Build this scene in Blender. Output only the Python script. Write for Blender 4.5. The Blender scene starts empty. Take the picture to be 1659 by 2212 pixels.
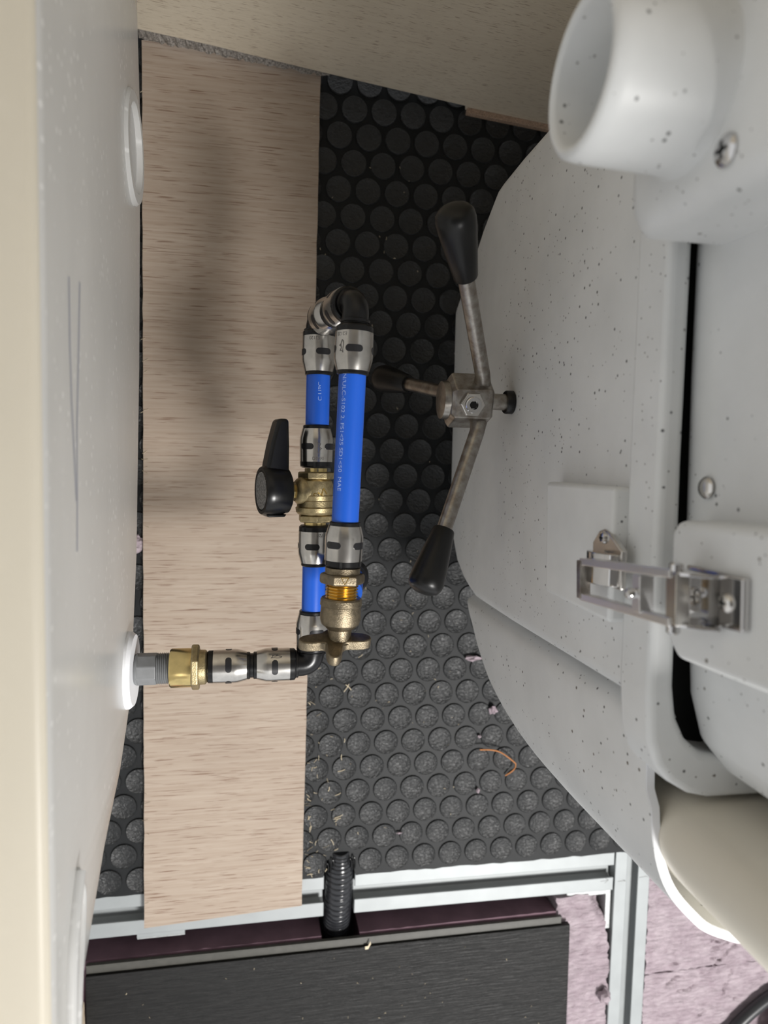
import bpy, bmesh, math, random
from mathutils import Vector, Matrix, noise

random.seed(7)
sc = bpy.context.scene
C = bpy.context.collection
MM = 0.001
PI = math.pi

# ------------------------------------------------------------------ camera
cam_d = bpy.data.cameras.new('camera')
cam = bpy.data.objects.new('camera', cam_d)
C.objects.link(cam)
cam.matrix_world = Matrix((
    (0.98225007, -0.00528105, -0.18750175, 0.0),
    (0.01931038, 0.99713949, 0.07307491, 0.0),
    (0.18657949, -0.07539856, 0.97954232, 0.666),
    (0, 0, 0, 1)))
cam_d.sensor_fit = 'VERTICAL'
cam_d.sensor_height = 24.0
cam_d.sensor_width = 18.0
cam_d.lens = 24.0 * 1533.0 / 2212.0
cam_d.clip_start = 0.01
cam_d.clip_end = 20
cam_d.dof.use_dof = True
cam_d.dof.focus_distance = 0.47
cam_d.dof.aperture_fstop = cam_d.lens / 3.2
sc.camera = cam

# ------------------------------------------------------------------ light
world = bpy.data.worlds.new('world')
sc.world = world
world.use_nodes = True
bg = world.node_tree.nodes['Background']
bg.inputs[0].default_value = (0.98, 0.99, 1.0, 1)
bg.inputs[1].default_value = 0.92


def area(name, loc, aim, size, watts, col):
    l = bpy.data.lights.new(name, 'AREA')
    l.shape = 'RECTANGLE'
    l.size, l.size_y = size
    l.energy = watts
    l.color = col
    o = bpy.data.objects.new(name, l)
    C.objects.link(o)
    o.location = loc
    d = Vector(aim) - Vector(loc)
    o.rotation_euler = d.to_track_quat('-Z', 'Y').to_euler()
    return o


# daylight through the open side door, low right of the picture
area('door_daylight', (0.60, -0.90, 1.50), (0.1, -0.2, 0.0), (0.32, 0.32), 39, (1.0, 0.98, 0.95))

sc.view_settings.view_transform = 'Standard'
sc.view_settings.look = 'None'
sc.view_settings.gamma = 1
sc.view_settings.use_curve_mapping = False
sc.view_settings.exposure = -0.1


# ------------------------------------------------------------------ materials
def nodes_of(name):
    m = bpy.data.materials.new(name)
    m.use_nodes = True
    nt = m.node_tree
    return m, nt, nt.nodes['Principled BSDF']


def N(nt, kind, **kw):
    n = nt.nodes.new(kind)
    for k, v in kw.items():
        setattr(n, k, v)
    return n


def coords(nt, scale, world_pos=False):
    if world_pos:
        g = N(nt, 'ShaderNodeNewGeometry')
        src = g.outputs['Position']
    else:
        g = N(nt, 'ShaderNodeTexCoord')
        src = g.outputs['Object']
    mp = N(nt, 'ShaderNodeMapping')
    mp.inputs['Scale'].default_value = scale
    nt.links.new(src, mp.inputs['Vector'])
    return mp.outputs[0]


def noise_tex(nt, vec, scale=1.0, detail=3.0, rough=0.55, dist=0.0):
    n = N(nt, 'ShaderNodeTexNoise')
    n.inputs['Scale'].default_value = scale
    n.inputs['Detail'].default_value = detail
    n.inputs['Roughness'].default_value = rough
    n.inputs['Distortion'].default_value = dist
    nt.links.new(vec, n.inputs['Vector'])
    return n.outputs[0]


def ramp(nt, fac, stops):
    r = N(nt, 'ShaderNodeValToRGB')
    e = r.color_ramp.elements
    while len(e) > 1:
        e.remove(e[-1])
    e[0].position, e[0].color = stops[0][0], tuple(stops[0][1]) + (1,)
    for p, c in stops[1:]:
        q = e.new(p)
        q.color = tuple(c) + (1,)
    nt.links.new(fac, r.inputs[0])
    return r.outputs[0]


def mixc(nt, fac, a, b, blend='MIX'):
    m = N(nt, 'ShaderNodeMix', data_type='RGBA', blend_type=blend)
    if isinstance(fac, float):
        m.inputs[0].default_value = fac
    else:
        nt.links.new(fac, m.inputs[0])
    for v, i in ((a, 6), (b, 7)):
        if isinstance(v, tuple):
            m.inputs[i].default_value = v + (1,)
        else:
            nt.links.new(v, m.inputs[i])
    return m.outputs[2]


def bump(nt, bsdf, h, strength, dist):
    b = N(nt, 'ShaderNodeBump')
    b.inputs['Strength'].default_value = strength
    b.inputs['Distance'].default_value = dist
    nt.links.new(h, b.inputs['Height'])
    nt.links.new(b.outputs[0], bsdf.inputs['Normal'])


def plain(name, col, rough=0.5, metal=0.0, var=0.0, vscale=200, bmp=0.0, bscale=800, bdist=0.0004, coat=0.0, col2=None, spec=None):
    m, nt, b = nodes_of(name)
    b.inputs['Base Color'].default_value = col + (1,)
    b.inputs['Roughness'].default_value = rough
    b.inputs['Metallic'].default_value = metal
    if coat:
        b.inputs['Coat Weight'].default_value = coat
    if spec is not None:
        b.inputs['Specular IOR Level'].default_value = spec
    v = coords(nt, (1, 1, 1), True)
    if var or col2:
        f = noise_tex(nt, v, vscale, 4)
        lo = tuple(c * (1 - var) for c in col) if not col2 else col2
        hi = tuple(min(1, c * (1 + var)) for c in col) if not col2 else col
        c = ramp(nt, f, [(0.35, lo), (0.65, hi)])
        nt.links.new(c, b.inputs['Base Color'])
    if bmp:
        bump(nt, b, noise_tex(nt, v, bscale, 3), bmp, bdist)
    return m


def wood(name, light, dark, pore, grain=(14, 420, 420)):
    m, nt, b = nodes_of(name)
    b.inputs['Roughness'].default_value = 0.62
    b.inputs['Specular IOR Level'].default_value = 0.3
    v = coords(nt, grain)
    f = noise_tex(nt, v, 1.0, 5, 0.6, 0.4)
    c = ramp(nt, f, [(0.3, dark), (0.62, light)])
    v1 = coords(nt, (7, 12, 12))
    g = noise_tex(nt, v1, 1.0, 3)
    c = mixc(nt, ramp(nt, g, [(0.3, (0, 0, 0)), (0.75, (0.5, 0.5, 0.5))]), c, tuple(x * 0.86 for x in dark))
    v2 = coords(nt, tuple(k * s for k, s in zip(grain, (2.4, 2.8, 2.8))))
    p = noise_tex(nt, v2, 1.0, 2, 0.5, 0.2)
    pm = ramp(nt, p, [(0.325, (1, 1, 1)), (0.39, (0, 0, 0))])
    c = mixc(nt, pm, c, pore)
    nt.links.new(c, b.inputs['Base Color'])
    bump(nt, b, mixc(nt, 0.5, f, pm, 'SUBTRACT'), 0.25, 0.0004)
    return m


MAT = {}
MAT['ply'] = wood('ply', (0.405, 0.335, 0.272), (0.325, 0.252, 0.195), (0.18, 0.11, 0.075))
MAT['ply_edge'] = plain('ply_edge', (0.36, 0.25, 0.18), 0.8, var=0.35, vscale=900, bmp=0.5, bscale=900)
MAT['panel'] = wood('panel', (0.70, 0.625, 0.50), (0.64, 0.56, 0.44), (0.40, 0.32, 0.24))
MAT['rubber'] = plain('rubber', (0.011, 0.012, 0.013), 0.5, var=0.12, vscale=60, bmp=0.15, bscale=500, spec=0.18)
MAT['black'] = plain('black', (0.006, 0.006, 0.0065), 0.28, spec=0.35)
MAT['black_matte'] = plain('black_matte', (0.006, 0.006, 0.006), 0.8)
MAT['knob'] = plain('knob', (0.005, 0.005, 0.005), 0.35, spec=0.35, bmp=0.05, bscale=1500, bdist=0.0002)
MAT['slot'] = plain('slot', (0.01, 0.01, 0.012), 0.35)
MAT['steel'] = plain('steel', (0.62, 0.60, 0.57), 0.22, 1.0, var=0.1, vscale=120)
MAT['steel_worn'] = plain('steel_worn', (0.42, 0.40, 0.37), 0.34, 1.0, col2=(0.25, 0.22, 0.19), vscale=160, bmp=0.1, bscale=600)
MAT['chrome'] = plain('chrome', (0.60, 0.59, 0.585), 0.10, 1.0)
MAT['brass'] = plain('brass', (0.72, 0.56, 0.25), 0.22, 1.0, var=0.1, vscale=150)
MAT['brass_cast'] = plain('brass_cast', (0.47, 0.385, 0.22), 0.42, 1.0, var=0.18, vscale=300, bmp=0.45, bscale=1500, bdist=0.0004)
MAT['bronze_cast'] = plain('bronze_cast', (0.235, 0.195, 0.135), 0.42, 1.0, var=0.2, vscale=300, bmp=0.55, bscale=1400, bdist=0.0004)
MAT['brass_thread'] = plain('brass_thread', (0.72, 0.47, 0.13), 0.2, 1.0)
MAT['blue'] = plain('blue', (0.012, 0.10, 0.56), 0.32, bmp=0.03, bscale=900)
MAT['blue_text'] = plain('blue_text', (0.30, 0.42, 0.78), 0.5)
MAT['ink'] = plain('ink', (0.07, 0.065, 0.06), 0.6)
MAT['pvc'] = plain('pvc', (0.18, 0.185, 0.19), 0.42, var=0.06)
MAT['alu'] = plain('alu', (0.29, 0.307, 0.312), 0.5, 0.35, var=0.04, vscale=40)
MAT['alu_cut'] = plain('alu_cut', (0.38, 0.39, 0.39), 0.45, 0.6, var=0.2, vscale=500, bmp=0.3, bscale=900)
MAT['copper'] = plain('copper', (0.75, 0.33, 0.14), 0.3, 1.0)
MAT['bottle'] = plain('bottle', (0.66, 0.615, 0.52), 0.42, var=0.02, vscale=15)
MAT['cut_edge'] = plain('cut_edge', (0.86, 0.87, 0.90), 0.55, bmp=0.2, bscale=900)
MAT['cradle_in'] = plain('cradle_in', (0.70, 0.64, 0.48), 0.5)
MAT['fiber'] = plain('fiber', (0.62, 0.53, 0.38), 0.7)
MAT['red'] = plain('red', (0.23, 0.045, 0.03), 0.6, var=0.2)
MAT['pale_wood'] = wood('pale_wood', (0.62, 0.52, 0.40), (0.5, 0.40, 0.29), (0.3, 0.2, 0.14), (300, 30, 300))
MAT['blocker_grey'] = plain('blocker_grey', (0.22, 0.21, 0.20), 0.9)
MAT['latch_metal'] = plain('latch_metal', (0.82, 0.82, 0.82), 0.32, 1.0)
MAT['lip'] = plain('lip', (0.055, 0.053, 0.045), 0.45, var=0.12, vscale=150)
MAT['cable'] = plain('cable', (0.015, 0.016, 0.018), 0.4)
MAT['lint'] = plain('lint', (0.10, 0.09, 0.08), 0.5, col2=(0.34, 0.31, 0.28), vscale=700, bmp=0.8, bscale=700, bdist=0.001)
MAT['conduit'] = plain('conduit', (0.018, 0.019, 0.022), 0.22)
MAT['decal'] = plain('decal', (0.30, 0.29, 0.28), 0.5, col2=(0.06, 0.06, 0.06), vscale=700)
MAT['sub'] = plain('sub', (0.05, 0.045, 0.05), 0.8)


def m_stud():
    m, nt, b = nodes_of('stud')
    b.inputs['Roughness'].default_value = 0.42
    b.inputs['Specular IOR Level'].default_value = 0.45
    v = coords(nt, (330, 430, 330), True)
    f = noise_tex(nt, v, 1.0, 3, 0.6, 0.6)
    c = ramp(nt, f, [(0.3, (0.009, 0.0098, 0.0102)), (0.7, (0.016, 0.017, 0.018))])
    nt.links.new(c, b.inputs['Base Color'])
    bump(nt, b, f, 0.8, 0.0016)
    return m


def m_toilet():
    m, nt, b = nodes_of('toilet')
    b.inputs['Roughness'].default_value = 0.42
    base = ramp(nt, noise_tex(nt, coords(nt, (25, 25, 25), True), 1, 5), [(0.3, (0.665, 0.675, 0.67)), (0.7, (0.745, 0.755, 0.75))])
    v = coords(nt, (1, 1, 1), True)
    c = base
    for scale, thr, keep, col in ((140, 0.13, 0.45, (0.10, 0.10, 0.10)), (230, 0.13, 0.55, (0.22, 0.21, 0.20)), (75, 0.085, 0.55, (0.13, 0.11, 0.09))):
        vo = N(nt, 'ShaderNodeTexVoronoi')
        vo.inputs['Scale'].default_value = scale
        nt.links.new(v, vo.inputs['Vector'])
        near = ramp(nt, vo.outputs['Distance'], [(thr * 0.6, (1, 1, 1)), (thr, (0, 0, 0))])
        sep = N(nt, 'ShaderNodeSeparateColor')
        nt.links.new(vo.outputs['Color'], sep.inputs[0])
        sel = ramp(nt, sep.outputs[0], [(keep - 0.01, (0, 0, 0)), (keep, (1, 1, 1))])
        c = mixc(nt, mixc(nt, 1.0, near, sel, 'MULTIPLY'), c, col)
    nt.links.new(c, b.inputs['Base Color'])
    bump(nt, b, noise_tex(nt, v, 700, 2), 0.05, 0.0003)
    return m


def m_tank():
    m = bpy.data.materials.new('tank')
    m.use_nodes = True
    nt = m.node_tree
    nt.nodes.clear()
    out = N(nt, 'ShaderNodeOutputMaterial')
    v = coords(nt, (1, 1, 1), True)
    cl = ramp(nt, noise_tex(nt, coords(nt, (18, 9, 18), True), 1, 3), [(0.3, (0.84, 0.84, 0.835)), (0.7, (0.91, 0.91, 0.905))])
    vo = N(nt, 'ShaderNodeTexVoronoi')
    vo.inputs['Scale'].default_value = 170
    nt.links.new(v, vo.inputs['Vector'])
    dots = ramp(nt, vo.outputs['Distance'], [(0.16, (1, 1, 1)), (0.30, (0, 0, 0))])
    sep = N(nt, 'ShaderNodeSeparateColor')
    nt.links.new(vo.outputs['Color'], sep.inputs[0])
    sel = ramp(nt, sep.outputs[1], [(0.42, (0, 0, 0)), (0.44, (1, 1, 1))])
    patch = ramp(nt, noise_tex(nt, coords(nt, (14, 10, 14), True), 1, 2), [(0.40, (0, 0, 0)), (0.60, (1, 1, 1))])
    dm = mixc(nt, 1.0, mixc(nt, 1.0, dots, sel, 'MULTIPLY'), patch, 'MULTIPLY')
    col = mixc(nt, dm, cl, (1.0, 1.0, 1.0))
    dif = N(nt, 'ShaderNodeBsdfDiffuse')
    trl = N(nt, 'ShaderNodeBsdfTranslucent')
    nt.links.new(col, dif.inputs[0])
    nt.links.new(col, trl.inputs[0])
    a = N(nt, 'ShaderNodeMixShader')
    a.inputs[0].default_value = 0.62
    nt.links.new(dif.outputs[0], a.inputs[1])
    nt.links.new(trl.outputs[0], a.inputs[2])
    tr = N(nt, 'ShaderNodeBsdfTransparent')
    tr.inputs[0].default_value = (0.95, 0.96, 0.96, 1)
    b = N(nt, 'ShaderNodeMixShader')
    inv = ramp(nt, dm, [(0.0, (0.08, 0.08, 0.08)), (1.0, (0.0, 0.0, 0.0))])
    nt.links.new(inv, b.inputs[0])
    nt.links.new(a.outputs[0], b.inputs[1])
    nt.links.new(tr.outputs[0], b.inputs[2])
    gl = N(nt, 'ShaderNodeBsdfGlossy')
    gl.inputs['Roughness'].default_value = 0.22
    fr = N(nt, 'ShaderNodeFresnel')
    fr.inputs[0].default_value = 1.12
    d = N(nt, 'ShaderNodeMixShader')
    nt.links.new(fr.outputs[0], d.inputs[0])
    nt.links.new(b.outputs[0], d.inputs[1])
    nt.links.new(gl.outputs[0], d.inputs[2])
    nt.links.new(d.outputs[0], out.inputs[0])
    return m


def m_warm_lit_top():  # milky tank plastic with warm light put into its colour
    m, nt, b = nodes_of('warm_lit_cream')
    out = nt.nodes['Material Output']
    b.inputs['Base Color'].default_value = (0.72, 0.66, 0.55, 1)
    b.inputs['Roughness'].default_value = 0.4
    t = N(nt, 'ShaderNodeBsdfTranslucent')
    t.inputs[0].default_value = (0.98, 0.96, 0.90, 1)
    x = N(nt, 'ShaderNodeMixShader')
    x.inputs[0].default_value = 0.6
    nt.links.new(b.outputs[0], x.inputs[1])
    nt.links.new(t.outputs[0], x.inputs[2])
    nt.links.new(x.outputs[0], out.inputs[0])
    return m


def m_foam():
    m, nt, b = nodes_of('foam')
    b.inputs['Roughness'].default_value = 0.75
    v = coords(nt, (60, 60, 60), True)
    f = noise_tex(nt, v, 1, 6, 0.65, 0.5)
    c = ramp(nt, f, [(0.3, (0.27, 0.21, 0.24)), (0.68, (0.40, 0.335, 0.365))])
    nt.links.new(c, b.inputs['Base Color'])
    f2 = noise_tex(nt, coords(nt, (90, 260, 120), True), 1, 5, 0.6, 1.2)
    bump(nt, b, f2, 1.0, 0.0028)
    return m


def m_plank():
    m, nt, b = nodes_of('plank')
    b.inputs['Roughness'].default_value = 0.42
    b.inputs['Specular IOR Level'].default_value = 0.22
    f = noise_tex(nt, coords(nt, (45, 520, 300)), 1, 5, 0.65, 0.6)
    c = ramp(nt, f, [(0.32, (0.003, 0.003, 0.003)), (0.66, (0.013, 0.0125, 0.012))])
    nt.links.new(c, b.inputs['Base Color'])
    bump(nt, b, f, 0.9, 0.0009)
    return m


MAT['stud'] = m_stud()
MAT['toilet'] = m_toilet()
MAT['tank'] = m_tank()
MAT['foam'] = m_foam()
MAT['warm_lit_cream'] = m_warm_lit_top()
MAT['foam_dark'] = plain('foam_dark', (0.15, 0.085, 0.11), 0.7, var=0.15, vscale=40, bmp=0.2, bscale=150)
MAT['plank'] = m_plank()


# ------------------------------------------------------------------ mesh helpers (all lengths in millimetres)
def attach(o, parent):
    if parent is not None:
        o.parent = parent
        if parent.type == 'EMPTY':
            o.matrix_parent_inverse = Matrix.Translation(parent.location).inverted()


def mk(name, verts, faces, mat, parent=None, smooth=True, ang=38, bev=0, seg=3, bang=30):
    me = bpy.data.meshes.new(name)
    me.from_pydata([tuple(c * MM for c in v) for v in verts], [], faces)
    bm = bmesh.new()
    bm.from_mesh(me)
    bmesh.ops.remove_doubles(bm, verts=bm.verts, dist=1e-7)
    bmesh.ops.recalc_face_normals(bm, faces=bm.faces)
    bm.to_mesh(me)
    bm.free()
    if isinstance(mat, str):
        mat = MAT[mat]
    me.materials.append(mat)
    if smooth:
        me.polygons.foreach_set('use_smooth', [True] * len(me.polygons))
        me.set_sharp_from_angle(angle=math.radians(ang))
    o = bpy.data.objects.new(name, me)
    C.objects.link(o)
    attach(o, parent)
    if bev:
        b = o.modifiers.new('bevel', 'BEVEL')
        b.width = bev * MM
        b.segments = seg
        b.limit_method = 'ANGLE'
        b.angle_limit = math.radians(bang)
    return o


def thing(name, label, cat, loc, group=None):
    o = bpy.data.objects.new(name, None)
    C.objects.link(o)
    o.location = tuple(c * MM for c in loc)
    o.empty_display_size = 0.01
    tag(o, label, cat, group)
    return o


def tag(o, label, cat, group=None):
    o['label'] = label
    o['category'] = cat
    if group:
        o['group'] = group
    return o


def basis(d, ref=None):
    d = Vector(d).normalized()
    r = Vector(ref) if ref is not None else (Vector((0, 0, 1)) if abs(d.z) < 0.9 else Vector((1, 0, 0)))
    u = (r - d * r.dot(d)).normalized()
    return d, u, d.cross(u)


def lathe_geo(prof, o, d, n=40, ref=None, rot=0.0, vs=None, fs=None):
    d, u, w = basis(d, ref)
    o = Vector(o)
    vs = [] if vs is None else vs
    fs = [] if fs is None else fs
    b0 = len(vs)
    for t, r in prof:
        for i in range(n):
            a = rot + 2 * PI * i / n
            vs.append(o + d * t + (u * math.cos(a) + w * math.sin(a)) * r)
    for k in range(len(prof) - 1):
        for i in range(n):
            j = (i + 1) % n
            fs.append((b0 + k * n + i, b0 + k * n + j, b0 + (k + 1) * n + j, b0 + (k + 1) * n + i))
    fs.append(tuple(b0 + i for i in range(n))[::-1])
    fs.append(tuple(b0 + (len(prof) - 1) * n + i for i in range(n)))
    return vs, fs


def lathe(name, prof, o, d, mat, parent=None, n=40, ref=None, rot=0.0, **kw):
    v, f = lathe_geo(prof, o, d, n, ref, rot)
    return mk(name, v, f, mat, parent, **kw)


def box(name, lo, hi, mat, parent=None, bev=1.0, **kw):
    x0, y0, z0 = lo
    x1, y1, z1 = hi
    v = [(x, y, z) for z in (z0, z1) for y in (y0, y1) for x in (x0, x1)]
    f = [(0, 2, 3, 1), (4, 5, 7, 6), (0, 1, 5, 4), (2, 6, 7, 3), (0, 4, 6, 2), (1, 3, 7, 5)]
    return mk(name, v, f, mat, parent, bev=bev, **kw)


def prism_geo(poly, a, b, axes='xyz', vs=None, fs=None):
    """poly in the first two axes named, extruded from a to b on the third."""
    vs = [] if vs is None else vs
    fs = [] if fs is None else fs
    b0 = len(vs)
    n = len(poly)
    idx = ['xyz'.index(c) for c in axes]
    for h in (a, b):
        for p in poly:
            q = [0, 0, 0]
            q[idx[0]], q[idx[1]], q[idx[2]] = p[0], p[1], h
            vs.append(tuple(q))
    fs.append(tuple(b0 + i for i in range(n)))
    fs.append(tuple(b0 + n + i for i in range(n))[::-1])
    for i in range(n):
        j = (i + 1) % n
        fs.append((b0 + i, b0 + j, b0 + n + j, b0 + n + i))
    return vs, fs


def prism(name, poly, a, b, mat, parent=None, axes='xyz', **kw):
    v, f = prism_geo(poly, a, b, axes)
    return mk(name, v, f, mat, parent, **kw)


def loft(name, rings, mat, parent=None, **kw):
    n = len(rings[0])
    vs = [p for r in rings for p in r]
    fs = []
    for k in range(len(rings) - 1):
        for i in range(n):
            j = (i + 1) % n
            fs.append((k * n + i, k * n + j, (k + 1) * n + j, (k + 1) * n + i))
    fs.append(tuple(range(n))[::-1])
    fs.append(tuple((len(rings) - 1) * n + i for i in range(n)))
    return mk(name, vs, fs, mat, parent, **kw)


def rrect(x0, x1, y0, y1, r, n=6):
    r = max(0.05, min(r, (x1 - x0) / 2 - 0.01, (y1 - y0) / 2 - 0.01))
    pts = []
    for cx, cy, a0 in ((x1 - r, y1 - r, 0), (x0 + r, y1 - r, 90), (x0 + r, y0 + r, 180), (x1 - r, y0 + r, 270)):
        for i in range(n + 1):
            a = math.radians(a0 + 90 * i / n)
            pts.append((cx + r * math.cos(a), cy + r * math.sin(a)))
    return pts


def tube_geo(path, rad, n=16, vs=None, fs=None):
    vs = [] if vs is None else vs
    fs = [] if fs is None else fs
    P = [Vector(p) for p in path]
    b0 = len(vs)
    T0 = (P[1] - P[0]).normalized()
    _, u, _ = basis(T0)
    for k, p in enumerate(P):
        t = ((P[min(k + 1, len(P) - 1)] - P[max(k - 1, 0)])).normalized()
        u = (u - t * u.dot(t)).normalized()
        w = t.cross(u)
        r = rad[k] if isinstance(rad, (list, tuple)) else rad
        for i in range(n):
            a = 2 * PI * i / n
            vs.append(p + (u * math.cos(a) + w * math.sin(a)) * r)
    for k in range(len(P) - 1):
        for i in range(n):
            j = (i + 1) % n
            fs.append((b0 + k * n + i, b0 + k * n + j, b0 + (k + 1) * n + j, b0 + (k + 1) * n + i))
    fs.append(tuple(b0 + i for i in range(n))[::-1])
    fs.append(tuple(b0 + (len(P) - 1) * n + i for i in range(n)))
    return vs, fs


def tube(name, path, rad, mat, parent=None, n=16, **kw):
    v, f = tube_geo(path, rad, n)
    return mk(name, v, f, mat, parent, **kw)


def interp(x, xs, ys):
    if x <= xs[0]:
        return ys[0]
    for i in range(len(xs) - 1):
        if x <= xs[i + 1]:
            t = (x - xs[i]) / (xs[i + 1] - xs[i])
            return ys[i] + t * (ys[i + 1] - ys[i])
    return ys[-1]


def smooth_path(pts, per=8):
    P = [Vector(p) for p in pts]
    P = [P[0] * 2 - P[1]] + P + [P[-1] * 2 - P[-2]]
    out = []
    for i in range(1, len(P) - 2):
        a, b, c, d = P[i - 1:i + 3]
        for k in range(per):
            t = k / per
            out.append(0.5 * ((2 * b) + (c - a) * t + (2 * a - 5 * b + 4 * c - d) * t * t + (3 * b - a - 3 * c + d) * t ** 3))
    out.append(P[-2])
    return out


def text_mesh(s, size):
    cu = bpy.data.curves.new('lettering', 'FONT')
    cu.body = s
    cu.size = size * MM
    o = bpy.data.objects.new('lettering', cu)
    C.objects.link(o)
    dg = bpy.context.evaluated_depsgraph_get()
    me = bpy.data.meshes.new_from_object(o.evaluated_get(dg))
    bpy.data.objects.remove(o)
    bpy.data.curves.remove(cu)
    return me


def text_on_cyl(s, size, o, d, r, ang, mat, parent, ref=(0, 0, 1), stretch=1.0, t0=0.0, across=False):
    """lettering printed on a cylinder; along the axis, or around it when across."""
    d, u, w = basis(d, ref)
    o = Vector(o)
    me = text_mesh(s, size)
    for v in me.vertices:
        x, y = v.co.x / MM * stretch, v.co.y / MM
        if across:
            a, t = ang + x / r, t0 + y
        else:
            t, a = t0 + x, ang - y / r
        v.co = (o + d * t + (u * math.cos(a) + w * math.sin(a)) * (r + 0.07)) * MM
    me.materials.clear()
    me.materials.append(MAT[mat])
    ob = bpy.data.objects.new('lettering', me)
    C.objects.link(ob)
    attach(ob, parent)
    return ob


def strokes(name, polys, mat, parent, mapf, w=0.22):
    """thin drawn lines on a surface: polys in 2-D, mapf(x, y) -> 3-D point."""
    vs, fs = [], []
    for pl in polys:
        for (x0, y0), (x1, y1) in zip(pl[:-1], pl[1:]):
            L = math.hypot(x1 - x0, y1 - y0) or 1
            nx, ny = -(y1 - y0) / L * w, (x1 - x0) / L * w
            b = len(vs)
            vs += [mapf(x0 + nx, y0 + ny), mapf(x1 + nx, y1 + ny), mapf(x1 - nx, y1 - ny), mapf(x0 - nx, y0 - ny)]
            fs.append((b, b + 1, b + 2, b + 3))
    return mk(name, vs, fs, mat, parent, smooth=False)


# ================================================================== the setting
def ragged(p, q, n, amp):
    out = []
    for i in range(n + 1):
        t = i / n
        out.append((p[0] + (q[0] - p[0]) * t, p[1] + (q[1] - p[1]) * t + (random.random() - 0.5) * amp))
    return out


FRONT = -409
edge = ragged((-430, FRONT), (74, FRONT - 1), 60, 1.6)
edge += [(75, -402), (76, -394), (79, -391), (80, -399), (82, -400), (84, -390), (87, -387), (92, -386), (96, -388), (98, -396), (100, -391), (103, -393), (104, -402)]
edge += ragged((106, FRONT - 1), (640, FRONT - 5), 60, 1.6)
floor = prism('floor', edge + [(640, 470), (-430, 470)], -3, 0, 'rubber')
floor['kind'] = 'structure'
subfloor = box('floor', (-430, -760, -60), (740, 470, -46), 'sub', bev=0)
subfloor['kind'] = 'structure'

sky_blocker = box('sky_blocker', (-1000, -660, 1300), (1200, 1500, 1320), 'blocker_grey', bev=0)  # unseen slab added overhead to hold back sky light and darken the floor
sky_blocker['kind'] = 'structure'

# rubber studs of the floor: one mesh, one object each
nst = 24
sv, sf = [], []
for z, r in ((0, 12.0), (1.1, 11.8), (1.5, 11.4), (1.25, 11.0)):
    for i in range(nst):
        a = 2 * PI * i / nst
        sv.append((r * math.cos(a), r * math.sin(a), z))
for k in range(3):
    for i in range(nst):
        j = (i + 1) % nst
        sf.append((k * nst + i, k * nst + j, (k + 1) * nst + j, (k + 1) * nst + i))
sf.append(tuple(range(3 * nst, 4 * nst)))
stud_me = bpy.data.meshes.new('stud')
stud_me.from_pydata([tuple(c * MM for c in v) for v in sv], [], sf)
stud_me.materials.append(MAT['stud'])
stud_me.polygons.foreach_set('use_smooth', [True] * len(stud_me.polygons))
stud_me.set_sharp_from_angle(angle=math.radians(50))
PX, PY = 27.3, 23.75
for row in range(-10, 27):
    y = -205 + row * PY
    if y < FRONT + 12.5 or y > 345:
        continue
    for k in range(-12, 14):
        x = 92.9 + k * PX + (0 if row % 2 == 0 else PX / 2)
        left_gap = -150 < x < -84 and y < 30 or -112 < x < -84
        # the right-hand field, as far as the toilet lets one see the floor
        lim = interp(y, [-409, -300, -150, -70, 150, 240, 345], [425, 310, 235, 205, 205, 275, 330])
        right = 46 < x < lim
        if not (left_gap or right):
            continue
        if abs(x - 91) < 20 and y < -388:
            continue
        o = bpy.data.objects.new('stud', stud_me)
        C.objects.link(o)
        o.location = (x * MM, y * MM, 0)
        o.parent = floor


# upright plywood panel at the back, its foot slightly askew
def on_panel(s, z, off=0.0):
    """s runs along the foot of the panel, off is towards the viewer."""
    ux, uy = 0.9963, -0.0855
    return (-93 + ux * s + (-uy) * -off * 0 - off * -uy * 0 + off * uy, 353 + uy * s - off * ux, z)


def panel_prism(name, poly, o0, o1, mat, parent=None, **kw):
    vs = [on_panel(s, z, o0) for s, z in poly] + [on_panel(s, z, o1) for s, z in poly]
    n = len(poly)
    fs = [tuple(range(n)), tuple(range(n, 2 * n))[::-1]]
    for i in range(n):
        j = (i + 1) % n
        fs.append((i, j, n + j, n + i))
    return mk(name, vs, fs, mat, parent, **kw)


foot = [(-330, 22), (0, 20), (60, 19), (130, 15), (190, 12), (289, 8), (291, 1.2), (560, 1.2)]
panel = thing('plywood_bulkhead', 'large upright pale plywood bulkhead closing off the far end of the floor', 'bulkhead', on_panel(100, 0))
panel_prism('sheet', foot + [(560, 1298), (-330, 1298)], -12, 0, 'panel', panel, bev=0.6)
panel_prism('edge_batten', [(292, 1.2), (470, 1.2), (470, 7), (292, 7)], 0, 5, 'ply_edge', panel, bev=0.5)
# dark torn fibre hanging under the left of the panel foot
fv, ff = [], []
for i in range(61):
    s = 0 + i * 2.7
    top = interp(s, [0, 163], [22, 12.5])
    bot = interp(s, [0, 163], [8.6, 10.5]) + random.random() * 2
    fv += [on_panel(s, top, -3 + random.random() * 1.2), on_panel(s, (top + bot) / 2, -1.5 + random.random() * 3), on_panel(s, bot, random.random() * 3)]
    if i:
        b = i * 3
        ff += [(b - 3, b, b + 1, b - 2), (b - 2, b + 1, b + 2, b - 1)]
fo = mk('torn_fibre', fv, ff, 'lint', panel, smooth=False)
sm = fo.modifiers.new('solid', 'SOLIDIFY')
sm.thickness = 0.8 * MM

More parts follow.
